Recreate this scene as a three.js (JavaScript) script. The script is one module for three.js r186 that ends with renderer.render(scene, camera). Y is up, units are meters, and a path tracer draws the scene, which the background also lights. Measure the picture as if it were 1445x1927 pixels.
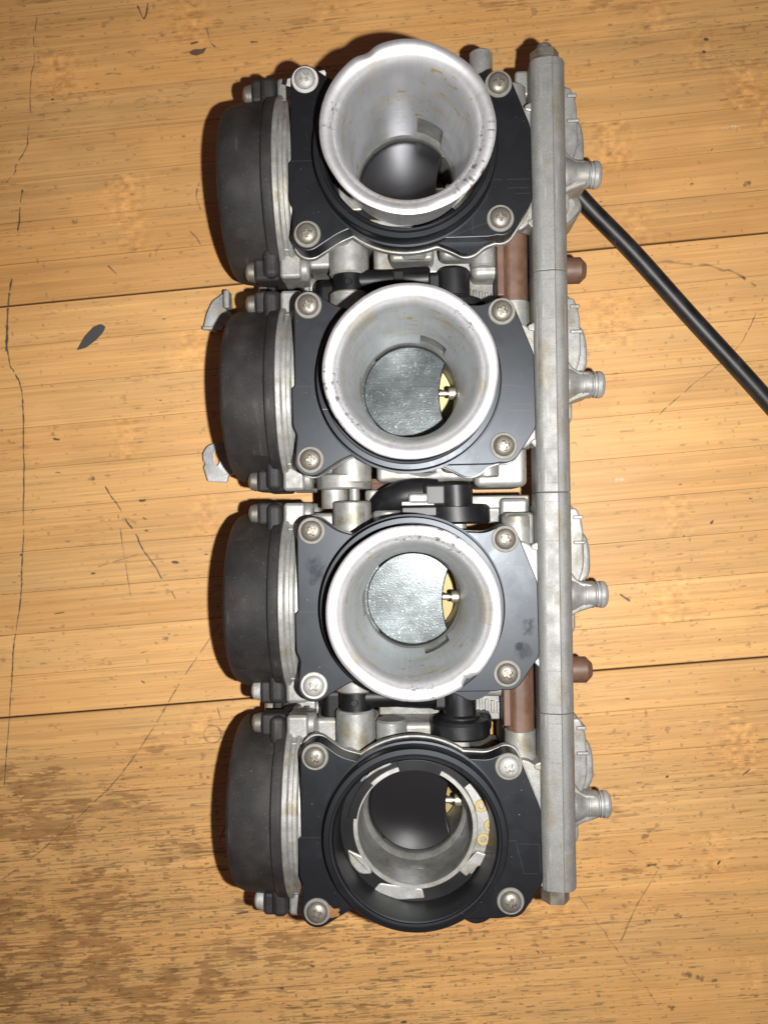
import * as THREE from 'three';
import { RoundedBoxGeometry } from 'three/addons/geometries/RoundedBoxGeometry.js';
import { mergeGeometries, toCreasedNormals } from 'three/addons/utils/BufferGeometryUtils.js';
import { Brush, Evaluator, SUBTRACTION } from 'three-bvh-csg';

// ---------------------------------------------------------------- camera, light, exposure
const scene = new THREE.Scene();
const TILT = THREE.MathUtils.degToRad(2.0);
const camera = new THREE.PerspectiveCamera(61.33, 767 / 1024, 0.01, 10);
camera.position.set(0, 0.405, 0);
camera.up.set(0, 0, -1);
camera.lookAt(-Math.sin(TILT), 0.405 - Math.cos(TILT), 0);
camera.updateMatrixWorld();

const renderer = new THREE.WebGLRenderer({ antialias: true });
renderer.setSize(767, 1024);
renderer.toneMapping = THREE.LinearToneMapping;
renderer.toneMappingExposure = 1.0;
renderer.shadowMap.enabled = true;

scene.background = new THREE.Color().setRGB(0.088, 0.058, 0.062);     // the dim room behind the camera
const flash = new THREE.SpotLight(new THREE.Color(1, 0.98, 0.95), 0.90, 0, 1.15, 1, 2);   // the flash beside the lens
flash.name = 'camera_flash';
flash.position.set(0.033, 0.405, 0.011);
flash.castShadow = true; flash.shadow.radius = 0.16; flash.shadow.mapSize.set(2048, 2048);
flash.shadow.camera.near = 0.05; flash.shadow.camera.far = 3;
flash.target.position.set(0.02, 0, 0.005);
scene.add(flash, flash.target);

// ---------------------------------------------------------------- helpers (all lengths in millimetres)
function rng(a) { return () => { a |= 0; a = a + 0x6D2B79F5 | 0; let t = Math.imul(a ^ a >>> 15, 1 | a); t = t + Math.imul(t ^ t >>> 7, 61 | t) ^ t; return ((t ^ t >>> 14) >>> 0) / 4294967296; }; }
const RT = new Float32Array(65536); { const r = rng(77); for (let i = 0; i < 65536; i++) RT[i] = r(); }
const hash = (x, y, s) => RT[(x * 374761 + y * 668265 + s * 13007) & 65535];
const smooth = t => t * t * (3 - 2 * t);
const clamp = (v, a = 0, b = 1) => v < a ? a : v > b ? b : v;
const ss = (a, b, v) => smooth(clamp((v - a) / (b - a)));
function vn(x, y, s = 0, wx = 0, wy = 0) {
  let xi = Math.floor(x), yi = Math.floor(y); const fx = smooth(x - xi), fy = smooth(y - yi);
  let x1 = xi + 1, y1 = yi + 1;
  if (wx) { xi = ((xi % wx) + wx) % wx; x1 = ((x1 % wx) + wx) % wx; }
  if (wy) { yi = ((yi % wy) + wy) % wy; y1 = ((y1 % wy) + wy) % wy; }
  const a = hash(xi, yi, s), b = hash(x1, yi, s), c = hash(xi, y1, s), d = hash(x1, y1, s);
  return a + (b - a) * fx + (c - a) * fy + (a - b - c + d) * fx * fy;
}
function fbm(x, y, o, s = 0, w = 0) { let v = 0, a = 0.5, f = 1, n = 0; for (let i = 0; i < o; i++) { v += a * vn(x * f, y * f, s + i * 7, w * f, w * f); n += a; a *= 0.5; f *= 2; } return v / n; }
const toS = c => c <= 0.0031308 ? c * 12.92 : 1.055 * Math.pow(c, 1 / 2.4) - 0.055;

function tex(w, h, fn, srgb, rx = 1) {
  const d = new Uint8Array(w * h * 4);
  for (let j = 0; j < h; j++) for (let i = 0; i < w; i++) {
    const c = fn(i / w, j / h, i, j), k = (j * w + i) * 4;
    d[k] = clamp(c[0]) * 255; d[k + 1] = clamp(c[1]) * 255; d[k + 2] = clamp(c[2]) * 255; d[k + 3] = 255;
  }
  const t = new THREE.DataTexture(d, w, h, THREE.RGBAFormat);
  t.wrapS = t.wrapT = THREE.RepeatWrapping; t.magFilter = THREE.LinearFilter; t.minFilter = THREE.LinearMipmapLinearFilter; t.generateMipmaps = true;
  if (srgb) t.colorSpace = THREE.SRGBColorSpace;
  t.needsUpdate = true; return t;
}
const TILE = 64;   // mm covered by one repeat of the surface textures
function boxUV(g, tile = TILE) {
  const p = g.attributes.position, n = g.attributes.normal, uv = new Float32Array(p.count * 2);
  for (let i = 0; i < p.count; i += 3) {
    let ax = 0, ay = 0, az = 0;
    for (let k = 0; k < 3; k++) { ax += n.getX(i + k); ay += n.getY(i + k); az += n.getZ(i + k); }
    ax = Math.abs(ax); ay = Math.abs(ay); az = Math.abs(az);
    for (let k = 0; k < 3; k++) {
      const x = p.getX(i + k), y = p.getY(i + k), z = p.getZ(i + k);
      let u, v;
      if (ay >= ax && ay >= az) { u = x; v = z; } else if (ax >= az) { u = y; v = z; } else { u = x; v = y; }
      uv[(i + k) * 2] = u / tile; uv[(i + k) * 2 + 1] = v / tile;
    }
  }
  g.setAttribute('uv', new THREE.BufferAttribute(uv, 2));
}
function prep(geos, o = {}) {
  const list = (Array.isArray(geos) ? geos : [geos]).map(g => {
    let q = g.index ? g.toNonIndexed() : g.clone();
    for (const k of Object.keys(q.attributes)) if (!['position', 'normal', 'uv'].includes(k)) q.deleteAttribute(k);
    q.morphAttributes = {}; q.clearGroups();
    if (!g.userData.keep) q = toCreasedNormals(q, o.crease ?? 0.36);
    if (!q.attributes.uv || !o.keepUV) boxUV(q, o.tile);
    return q;
  });
  const g = list.length > 1 ? mergeGeometries(list) : list[0];
  g.clearGroups();
  g.scale(0.001, 0.001, 0.001);
  g.computeBoundingSphere();
  return g;
}
function mesh(name, geos, mat, parent, o = {}) {
  const m = new THREE.Mesh(geos.isReady ? geos : prep(geos, o), mat);
  m.name = name; m.castShadow = m.receiveShadow = true;
  if (o.at) m.position.set(o.at[0] / 1000, o.at[1] / 1000, o.at[2] / 1000);
  if (o.label) m.userData.label = o.label;
  if (parent) parent.add(m);
  return m;
}
function ready(geos, o) { const g = prep(geos, o); g.isReady = true; return g; }
const T = (g, x, y, z) => g.translate(x, y, z);
const lathe = (pts, seg = 64) => new THREE.LatheGeometry(pts.map(p => new THREE.Vector2(p[0], p[1])), seg);
const latheX = (pts, x, y, z, seg = 64) => lathe(pts, seg).rotateZ(-Math.PI / 2).translate(x, y, z);   // profile [radius, along x]
const latheZ = (pts, x, y, z, seg = 48) => lathe(pts, seg).rotateX(Math.PI / 2).translate(x, y, z);     // profile [radius, along z]
const rodX = (r, x0, x1, y, z, c = 0.5, seg = 40) => latheX([[0, x0], [r - c, x0], [r, x0 + c], [r, x1 - c], [r - c, x1], [0, x1]], 0, y, z, seg);
const rodZ = (r, z0, z1, x, y, c = 0.5, seg = 40) => latheZ([[0, z0], [r - c, z0], [r, z0 + c], [r, z1 - c], [r - c, z1], [0, z1]], x, y, 0, seg);
const rodY = (r, y0, y1, x, z, c = 0.5, seg = 40) => T(lathe([[0, y0], [r - c, y0], [r, y0 + c], [r, y1 - c], [r - c, y1], [0, y1]], seg), x, 0, z);
const keep = g => { g.userData.keep = true; return g; };
const box = (x0, x1, y0, y1, z0, z1, r = 0.8) => keep(T(new RoundedBoxGeometry(x1 - x0, y1 - y0, z1 - z0, 3, Math.min(r, (x1 - x0) / 2.01, (y1 - y0) / 2.01, (z1 - z0) / 2.01)), (x0 + x1) / 2, (y0 + y1) / 2, (z0 + z1) / 2));
// closed outline from corner points [x, z, radius]
function outline(pts, hole) {
  const s = new THREE.Shape(), n = pts.length, V = i => new THREE.Vector2(pts[(i + n) % n][0], -pts[(i + n) % n][1]);
  for (let i = 0; i < n; i++) {
    const p = V(i), a = V(i - 1), b = V(i + 1), r = pts[i][2] || 0;
    const da = a.clone().sub(p), db = b.clone().sub(p), k = Math.min(r, da.length() * 0.49, db.length() * 0.49);
    const p0 = p.clone().add(da.setLength(k)), p1 = p.clone().add(db.setLength(k));
    if (i === 0) s.moveTo(p0.x, p0.y); else s.lineTo(p0.x, p0.y);
    if (k > 0.01) s.quadraticCurveTo(p.x, p.y, p1.x, p1.y);
  }
  s.closePath();
  if (hole) { const h = new THREE.Path(); h.absarc(hole[0], -hole[1], hole[2], 0, Math.PI * 2, true); s.holes.push(h); }
  return s;
}
function slab(shape, y0, y1, bev = 0, seg = 24, bseg = 2) {   // plan shape standing from height y0 to y1, edges rounded by bev
  const g = new THREE.ExtrudeGeometry(shape, { depth: y1 - y0 - 2 * bev, bevelEnabled: bev > 0, bevelThickness: bev, bevelSize: bev, bevelOffset: -bev, bevelSegments: bseg, curveSegments: seg });
  return g.rotateX(-Math.PI / 2).translate(0, y0 + bev, 0);
}
function beamZ(pts, z0, z1, bev = 0.3) {   // profile of [x, y, r] points run along z
  const s = outline(pts.map(p => [p[0], -p[1], p[2]]));
  const g = new THREE.ExtrudeGeometry(s, { depth: z1 - z0 - 2 * bev, bevelEnabled: true, bevelThickness: bev, bevelSize: bev, bevelOffset: -bev, bevelSegments: 2, curveSegments: 8 });
  return g.translate(0, 0, z0 + bev);
}
function tube(pts, r, seg = 60, rad = 20) { return new THREE.TubeGeometry(new THREE.CatmullRomCurve3(pts.map(p => new THREE.Vector3(...p))), seg, r, rad, false); }
const CSG = new Evaluator(); CSG.attributes = ['position', 'normal']; CSG.useGroups = false;
function cut(a, ...bs) {
  const fix = g => { const q = g.index ? g.toNonIndexed() : g; if (q.attributes.uv) q.deleteAttribute('uv'); return q; };
  let A = new Brush(fix(a)); A.updateMatrixWorld();
  for (const b of bs) { const B = new Brush(fix(b)); B.updateMatrixWorld(); A = CSG.evaluate(A, B, SUBTRACTION); A.updateMatrixWorld(); }
  return A.geometry;
}

// ---------------------------------------------------------------- materials of the machine
const N = 512;
const castTint = tex(N, N, (u, v) => {
  const a = fbm(u * 6, v * 6, 4, 3, 6), b = fbm(u * 24, v * 24, 3, 9, 24), c = vn(u * 150, v * 150, 5, 150, 150), d = fbm(u * 10, v * 10, 4, 21, 10);
  const g = 0.80 + (a - 0.5) * 0.22 + (b - 0.5) * 0.18 + (c - 0.5) * 0.07, br = ss(0.52, 0.78, d) * 0.13, sp = c > 0.93 && b > 0.5 ? 0.16 : 0;
  return [g - br * 0.42 - sp, g - br * 0.62 - sp, g - br * 1.1 - sp];
}, true);
const railTint = tex(N, N, (u, v) => {
  const a = fbm(u * 6, v * 6, 3, 203, 6), c = vn(u * 190, v * 190, 205, 190, 190), s = ss(0.84, 1.0, vn(u * 60, v * 5, 207, 60, 5)) * 0.16, d = ss(0.58, 0.8, fbm(u * 14, v * 5, 4, 209, 0)) * 0.10;
  const g = 0.80 + (a - 0.5) * 0.10 + (c - 0.5) * 0.09 + s - (c > 0.95 ? 0.2 : 0);
  return [g - d * 0.4, g - d * 0.7, g - d * 1.3];
}, true);
const castRough = tex(N, N, (u, v) => { const r = 0.62 + (fbm(u * 16, v * 16, 3, 31, 16) - 0.5) * 0.4; return [r, r, r]; });
const grain = tex(N, N, (u, v) => { const r = 0.75 * vn(u * 256, v * 256, 41, 256, 256) + 0.25 * vn(u * 128, v * 128, 43, 128, 128); return [r, r, r]; });
const dustTint = tex(N, N, (u, v) => {
  const a = fbm(u * 8, v * 8, 4, 51, 8), c = vn(u * 200, v * 200, 55, 200, 200), s = ss(0.80, 1.0, vn(u * 40, v * 7, 58, 40, 7)) * ss(0.55, 0.7, a);
  const g = 0.42 + (a - 0.5) * 0.45 + (c > 0.94 ? 0.5 : 0) + s * 0.25;
  return [g, g, g * 1.02];
}, true);
const brushed = tex(1024, 512, (u, v) => {
  const a = vn(u * 500, v * 6, 61, 500, 6), b = vn(u * 220, v * 3, 62, 220, 3), c = fbm(u * 14, v * 8, 4, 65, 0), st = ss(0.60, 0.80, fbm(u * 11 + 3, v * 9, 4, 68, 0)), e = ss(0.62, 0.72, vn(u * 90, v * 90, 69)) * ss(0.55, 0.7, vn(u * 14, v * 10, 70));
  const band = ss(0.655, 0.672, v) * ss(0.725, 0.712, v), lip = band * ss(0.70, 0.86, vn(u * 260, v * 150, 74)) * ss(0.42, 0.62, vn(u * 14, 3, 75)) * 0.30;
  const g = 0.90 + (a - 0.5) * 0.025 + (b - 0.5) * 0.025 + (c - 0.5) * 0.09 - e * 0.04 - lip;
  const ye = ss(0.84, 0.92, vn(u * 60, v * 40, 76)) * ss(0.5, 0.66, vn(u * 7, v * 4, 77)) * (1 - band) * 0.35;
  return [g - st * 0.02 - ye * 0.15, g - st * 0.045 - ye * 0.35, g - st * 0.10 - ye];
}, true);
const brushRough = tex(1024, 512, (u, v) => { const r = 0.56 + (vn(u * 380, v * 8, 71, 380, 8) - 0.5) * 0.03 + (fbm(u * 14, v * 8, 3, 73, 0) - 0.5) * 0.15; return [r, r, r]; });
const sparkle = tex(N, N, (u, v) => { const r = 0.55 * vn(u * 120, v * 250, 81, 120, 250) + 0.45 * vn(u * 220, v * 120, 82, 220, 120); return [r, r, r]; });
const slideTint = tex(N, N, (u, v) => {
  const a = fbm(u * 10, v * 10, 3, 301, 10), l = vn(u * 6, v * 230, 303, 6, 230), p = ss(0.80, 0.93, vn(u * 110, v * 110, 305, 110, 110)) * ss(0.35, 0.6, a), q = ss(0.86, 0.95, vn(u * 70, v * 70, 307, 70, 70));
  const g = 0.60 + (a - 0.5) * 0.3 + (l - 0.5) * 0.14 + p * 0.5 + q * 0.35;
  return [g * 0.97, g, g * 0.99];
}, true);
const S = o => new THREE.MeshStandardMaterial(o), RGB = (r, g, b) => new THREE.Color().setRGB(r, g, b);
const P = o => new THREE.MeshPhysicalMaterial(o);
const M = {
  cast: S({ color: RGB(0.49, 0.49, 0.47), map: castTint, metalness: 0.5, roughness: 0.85, roughnessMap: castRough, bumpMap: grain, bumpScale: 0.00003 }),
  castDark: S({ color: RGB(0.36, 0.36, 0.34), map: castTint, metalness: 0.5, roughness: 0.85, roughnessMap: castRough, bumpMap: grain, bumpScale: 0.00003 }),
  stack: S({ color: RGB(0.92, 0.93, 0.95), map: brushed, metalness: 0.84, roughness: 0.80, roughnessMap: brushRough }),
  cap: S({ color: RGB(0.092, 0.085, 0.079), map: dustTint, metalness: 0, roughness: 0.66, bumpMap: grain, bumpScale: 0.00005 }),
  black: P({ color: RGB(0.035, 0.035, 0.038), map: dustTint, metalness: 0, roughness: 0.42, specularIntensity: 0.7, bumpMap: grain, bumpScale: 0.00001 }),
  screw: S({ color: RGB(0.36, 0.335, 0.29), map: castTint, metalness: 0.65, roughness: 0.75, roughnessMap: castRough, bumpMap: grain, bumpScale: 0.00003 }),
  screwPale: S({ color: RGB(0.62, 0.62, 0.60), map: castTint, metalness: 0.5, roughness: 0.65, bumpMap: grain, bumpScale: 0.00008 }),
  washer: S({ color: RGB(0.36, 0.345, 0.31), map: castTint, metalness: 0.5, roughness: 0.75, bumpMap: grain, bumpScale: 0.00003 }),
  crust: S({ color: RGB(0.66, 0.66, 0.63), map: castTint, metalness: 0, roughness: 0.95, bumpMap: grain, bumpScale: 0.00015 }),
  rust: S({ color: RGB(0.34, 0.16, 0.05), map: castTint, metalness: 0, roughness: 0.95, bumpMap: grain, bumpScale: 0.0001 }),
  slideDark: S({ color: RGB(0.062, 0.062, 0.066), metalness: 0.92, roughness: 0.24, bumpMap: sparkle, bumpScale: 0.000012 }),
  throat: S({ color: RGB(0.62, 0.62, 0.59), map: castTint, metalness: 0.8, roughness: 0.5 }),
  rail: S({ color: RGB(0.40, 0.40, 0.385), map: railTint, metalness: 0.42, roughness: 0.95, roughnessMap: castRough, bumpMap: grain, bumpScale: 0.00002 }),
  slide: S({ color: RGB(0.125, 0.14, 0.148), map: slideTint, metalness: 0.6, roughness: 0.31, bumpMap: sparkle, bumpScale: 0.000026 }),
  brass: S({ color: RGB(0.40, 0.32, 0.15), metalness: 0.4, roughness: 0.55, bumpMap: grain, bumpScale: 0.00003 }),
  steel: S({ color: RGB(0.60, 0.55, 0.44), metalness: 0.85, roughness: 0.42 }),
  zinc: S({ color: RGB(0.58, 0.59, 0.58), map: castTint, metalness: 0.4, roughness: 0.55, bumpMap: grain, bumpScale: 0.00004 }),
  brown: S({ color: RGB(0.175, 0.095, 0.062), map: castTint, metalness: 0, roughness: 0.5 }),
  oxide: S({ color: RGB(0.24, 0.13, 0.09), map: castTint, metalness: 0.2, roughness: 0.8 }),
  rubber: P({ color: RGB(0.06, 0.06, 0.064), map: dustTint, metalness: 0, roughness: 0.44, specularIntensity: 0.8, bumpMap: grain, bumpScale: 0.00002 }),
  flake: S({ color: RGB(0.05, 0.05, 0.05), roughness: 0.7, bumpMap: grain, bumpScale: 0.00005 }),
};

// ---------------------------------------------------------------- the table: bamboo planks of glued strips
const GA = 0.0868, GC = Math.cos(GA), GS = Math.sin(GA);       // direction of the grain
const V0 = -310.1, PITCH = 195.5, NS = 10, SW = PITCH / NS;    // planks and strips across the grain
const U0 = -262, UW = 520, VH = PITCH * 3;
const toUV = (x, z) => [x * GC - z * GS, x * GS + z * GC];
function woodTexture() {
  const w = 1792, h = 2016, col = new Float32Array(w * h * 3), bmp = new Float32Array(w * h);
  const stripe = []; { const r = rng(5); for (let i = 0; i < 60; i++) stripe.push({ t: r(), hue: r(), node: U0 + r() * UW, node2: U0 + r() * UW }); }
  const known = [[-168.8, -208.5], [-137, -148.6], [-106, -233], [90.5, -169.7], [92.2, -88.5], [153, -198], [150, 110], [118, 40]].map(p => toUV(...p));
  const blob = []; {                                              // soaked, worn spots, mostly on the lower left
    const r = rng(63), add = (x, z, a, b, w) => blob.push([...toUV(x, z), a, b, w]);
    for (const b of [[-170, 141, 30, 5], [-140, 137, 14, 7], [-133, 136, 9, 8], [-175, 153, 26, 5], [-155, 172, 16, 7], [-146, 185, 18, 7], [-150, 205, 14, 14], [-178, 222, 30, 7], [-132, 226, 16, 9], [-95, 215, 14, 8], [-108, 155, 12, 8], [-186, 132, 20, 8], [-70, 205, 18, 8], [-120, 240, 22, 6], [-190, 190, 14, 8]]) add(...b, 1);
    for (let i = 0; i < 130; i++) { const x = -205 + Math.pow(r(), 1.5) * 330, z = 108 + Math.pow(r(), 0.7) * 150, k = 3 + r() * r() * 15; add(x, z, k, k * (0.25 + r() * 0.5), 0.35 + 0.55 * r() * (x < -40 ? 1 : 0.5)); }
    for (let i = 0; i < 22; i++) { const k = 3 + r() * 9; add(-200 + r() * 380, -245 + r() * 60, k * 1.5, k * 0.4, 0.3 + 0.3 * r()); }
  }
  for (let j = 0; j < h; j++) {
    const v = V0 + (j + 0.5) / h * VH, si = Math.floor((v - V0) / SW), st = stripe[si % 60], fv = (v - V0) / SW - si;
    for (let i = 0; i < w; i++) {
      const u = U0 + (i + 0.5) / w * UW;
      let tone = 0.90 + (st.t - 0.5) * 0.16;
      const wob = (vn(u / 60, v / 12, si) - 0.5) * 1.2;
      const f1 = vn(u / 70, (v + wob) / 0.55, 11 + si), f2 = vn(u / 28, (v + wob) / 1.5, 12 + si), f3 = vn(u / 130, (v + wob) / 3.2, 13), f4 = vn(u / 14, v / 0.36, 14);
      const f5 = vn(u / 160, (v + wob * 0.4) / 0.8, 15 + si);
      const f6 = vn(u / 45, v / 0.34, 16 + si);
      tone += (f1 - 0.5) * 0.15 + (f2 - 0.5) * 0.07 + (f3 - 0.5) * 0.10 + (f4 - 0.5) * 0.13 + (f5 - 0.5) * 0.13 + (f6 - 0.5) * 0.13 + (fbm(u / 50, v / 18, 3, 19) - 0.5) * 0.16;
      let red = (st.hue - 0.5) * 0.10 + (vn(u / 45, v / 9, 17) - 0.5) * 0.22;
      if (v < -114.6) { tone *= 0.94; red += 0.12; } else if (v > 80.9) { tone *= 0.97; red += 0.03; }      // each plank a little different
      // nodes of the bamboo
      let nd = Math.exp(-((u - st.node) ** 2) / 60) * 0.7;
      for (const k of known) if (Math.abs(k[1] - v) < SW * 0.6) nd = Math.max(nd, Math.exp(-((u - k[0]) ** 2) / 110));
      if (nd > 0.03) { const q = fbm(u / 2.6, v / 2.0, 3, 23); tone += nd * (q - 0.46) * 0.75; red += nd * 0.10; }
      // short dark pores lying along the grain
      let dark = 0;
      let worn = 0; for (const b of blob) { const q = ((u - b[0]) / b[2]) ** 2 + ((v - b[1]) / b[3]) ** 2; if (q < 5) worn += b[4] * Math.exp(-q * 0.9); }
      worn = clamp(worn, 0, 1.15);
      const lower = ss(78, 150, v) * (1 - 0.6 * ss(-60, 90, u)), corner = 0.5 * ss(-160, -230, v) + 0.4 * ss(-120, -190, u) * ss(-100, -190, v);
      const dens = 0.09 + 0.36 * fbm(u / 40, v / 26, 3, 27) + 0.34 * lower + 0.14 * corner;
      const p1 = vn(u / 5.5, v / 0.62, 31), p2 = vn(u / 2.2, v / 0.5, 33), p3 = vn(u / 14, v / 0.5, 35);
      dark += ss(1.02 - dens * 0.42, 1.06 - dens * 0.36, p1) * 0.75 + ss(1.04 - dens * 0.34, 1.08 - dens * 0.34, p2) * 0.6 + ss(1.0 - dens * 0.42, 1.08 - dens * 0.4, p3) * 0.5;
      const sp = fbm(u / 3.0, v / 2.2, 2, 37); dark += ss(0.80, 0.86, sp) * 0.8 * (0.4 + dens);
      // worn, soaked patches
      let soak = 0;
      if (worn > 0.05) { const q1 = worn * 0.40 + (fbm(u / 9, v / 5, 5, 41) - 0.5) * 1.15 + (fbm(u / 12, v / 0.8, 3, 43) - 0.5) * 1.0 + (vn(u / 3, v / 0.5, 44) - 0.5) * 0.35; soak = ss(0.30, 0.42, q1) * (0.35 + 0.85 * fbm(u / 6, v / 1.8, 3, 49)) * clamp(0.5 + worn * 0.7); }
      const k = (j * w + i) * 3;
      const edge = Math.min(fv, 1 - fv) * SW, seam = ss(0.35, 0.0, edge) * (0.25 + 0.5 * hash(si, 3, 9));
      // bare varnish losses on the light side
      const pale = ss(0.60, 0.74, fbm(u / 34, v / 20, 3, 47)) * 0.06;
      tone += pale; tone -= seam * 0.32;
      let r = 0.61 * tone, g = 0.340 * tone * (1 - red * 0.35), b = 0.120 * tone * (1 - red * 0.8);
      const dk = clamp(dark) * (0.58 + 0.18 * lower); r += (0.11 - r) * dk; g += (0.075 - g) * dk; b += (0.038 - b) * dk;
      const sk = clamp(soak) * 0.72; r += (0.185 - r) * sk; g += (0.085 - g) * sk; b += (0.026 - b) * sk;
      col[k] = r; col[k + 1] = g; col[k + 2] = b;
      bmp[j * w + i] = 0.6 + (f1 - 0.5) * 0.25 + (f4 - 0.5) * 0.2 - dk * 0.6 - sk * 0.15;
    }
  }
  const R = rng(91);
  function dab(u, v, rad, a, c = [0.085, 0.055, 0.032]) {
    const ci = (u - U0) / UW * w, cj = (v - V0) / VH * h, pr = rad * w / UW;
    for (let j = Math.floor(cj - pr - 1); j <= cj + pr + 1; j++) for (let i = Math.floor(ci - pr - 1); i <= ci + pr + 1; i++) {
      if (i < 0 || j < 0 || i >= w || j >= h) continue;
      const q = clamp(pr + 0.5 - Math.hypot(i - ci, j - cj)) * a, k = (j * w + i) * 3;
      for (let n = 0; n < 3; n++) col[k + n] += (c[n] - col[k + n]) * q;
      bmp[j * w + i] -= q * 0.4;
    }
  }
  function scratch(pts, width, a, gap = 0, jit = 0.25) {
    const C = new THREE.CatmullRomCurve3(pts.map(p => new THREE.Vector3(p[0], 0, p[1]))), len = C.getLength(), n = Math.ceil(len / 0.12), s = Math.floor(R() * 900);
    for (let i = 0; i <= n; i++) {
      const p = C.getPoint(i / n), [u, v] = toUV(p.x, p.z), q = vn(i / 16, 0, s), g = vn(i / 30, 5, s + 3);
      if (g < gap * 0.75) continue;
      dab(u + (vn(i / 40, 1, s) - 0.5) * jit, v + (vn(i / 40, 2, s) - 0.5) * jit, width * (0.35 + 0.6 * q), a * (0.5 + 0.5 * g));
    }
  }
  scratch([[-180, -236], [-181, -217], [-182.6, -195], [-184, -177], [-188.8, -165], [-195.5, -155.5]], 0.3, 0.5, 0.5, 1.4);
  scratch([[-186.6, -153], [-188.4, -134.4]], 0.6, 0.65, 0.2, 0.6); scratch([[-191.5, -112], [-193.7, -95], [-194.2, -77]], 0.7, 0.6, 0.3, 0.6);
  scratch([[-194.6, -82], [-192, -69.6], [-187.5, -61], [-186, -40], [-185.7, -12], [-186.4, 23], [-187.5, 41], [-190.6, 65], [-192, 85], [-195, 130]], 0.38, 0.75, 0.12, 0.5);
  scratch([[-197.3, 176], [-175, 159], [-154.7, 140.4], [-140.5, 126], [-123.8, 102.5], [-109, 78], [-92, 53]], 0.26, 0.6, 0.18, 0.3);
  scratch([[-146.7, -11.8], [-135, 5.7], [-126.4, 20.5], [-113, 40.5]], 0.42, 0.6, 0.42, 0.9); scratch([[-140.5, 1.3], [-138, 17], [-134.4, 39.7]], 0.25, 0.5, 0.3);
  scratch([[76, 178.7], [88.8, 196.5], [100.7, 212.5], [113.4, 229.3]], 0.36, 0.2, 0.15, 0.8); scratch([[94.7, 155.3], [104, 160], [113.4, 165.3]], 0.4, 0.25, 0.4, 1); scratch([[113.4, 165.3], [102.4, 184], [95.6, 200]], 0.4, 0.22, 0.4, 1);
  scratch([[110.8, -115.6], [134.4, -114.5], [151, -109], [159, -103]], 0.9, 0.10, 0.42, 2.2); scratch([[161, -99], [149.6, -77], [125, -56], [109, -41.4]], 0.3, 0.4, 0.3, 0.5);
  scratch([[-131, 20], [-150, 26], [-60, 17]].slice(0, 2), 0.3, 0.4, 0.4); scratch([[-91.5, 98], [-93, 92]], 0.3, 0.6);
  scratch([[-88, 145], [-92, 156]], 0.35, 0.55, 0.1); scratch([[-106, -133], [-103, -130], [-101, -126.5]], 0.3, 0.6); scratch([[-145, -117], [-141, -113]], 0.4, 0.6); scratch([[-131, -240], [-128, -234], [-127, -236], [-126, -241]], 0.5, 0.7);
  scratch([[-101, -143], [-103, -150], [-101.5, -156]], 0.35, 0.5, 0.2); scratch([[-98, -229], [-96, -222], [-94, -220]], 0.35, 0.55);
  for (let i = 0; i < 40; i++) { const t = i / 40 * 6.283; const [u, v] = toUV(-95.3 + Math.cos(t) * 4.1, 104.9 + Math.sin(t) * 4.1); dab(u, v, 0.45, 0.16 + 0.4 * vn(i / 4, 3, 8)); }
  for (let i = 0; i < 190; i++) {                                 // scattered nicks and dark specks
    const x = -215 + R() * 400, z = -262 + R() * 520, len = 0.6 + R() * R() * 5, a = R() < 0.75 ? GA * -1 + (R() - 0.5) * 0.5 : R() * 3.14, wd = 0.25 + R() * R() * 0.75;
    scratch([[x, z], [x + Math.cos(a) * len * 0.5, z + Math.sin(a) * len * 0.5 + (R() - 0.5) * 0.5], [x + Math.cos(a) * len, z + Math.sin(a) * len]], wd, 0.35 + R() * 0.45, 0.1, 0.5);
  }
  for (const [x, z, r] of [[-152.9, -16, 1.6], [-127.8, 3.1, 0.9], [-171.5, -37.2, 1.1], [-161, -138, 1.4], [-118, 60, 1.3], [-122, 62, 0.8], [-89, -155, 1.0], [106.5, 150.5, 1.7], [108, 190, 1.2], [126, 214, 1.9], [132, 216, 1.6], [139, 217, 1.4], [119, 230, 1.6], [122, 187, 1.5], [153, -152, 1.8], [128, -152, 1.0]])
    for (let i = 0; i < 9; i++) { const [u, v] = toUV(x + (R() - 0.5) * r * 2, z + (R() - 0.5) * r * 1.2); dab(u, v, r * (0.2 + 0.35 * R()), 0.38); }
  for (const [x, z, l] of [[146, -178, 9], [95, -15, 4], [60, 96, 3]]) for (let i = 0; i < 30; i++) { const [u, v] = toUV(x + (R() - 0.5) * l, z + (R() - 0.5) * 1.6); dab(u, v, 0.3, 0.4, [0.62, 0.5, 0.36]); }
  const a = tex(w, h, (x, y, i, j) => { const k = (j * w + i) * 3; return [toS(col[k]), toS(col[k + 1]), toS(col[k + 2])]; }, true);
  const b = tex(w / 2, h / 2, (x, y, i, j) => { const k = (j * 2) * w + i * 2, q = clamp(bmp[k] * 0.8 + 0.1); return [q, q, q]; });
  return [a, b];
}
const [woodMap, woodBump] = woodTexture();
M.wood = S({ map: woodMap, metalness: 0, roughness: 0.55, bumpMap: woodBump, bumpScale: 0.00018 });
M.underside = S({ color: RGB(0.10, 0.05, 0.02), roughness: 0.9 });
const table = new THREE.Group(); table.name = 'table_top'; table.userData.kind = 'structure'; table.userData.label = 'worn honey brown bamboo table top with dark seams between planks'; scene.add(table);
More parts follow.
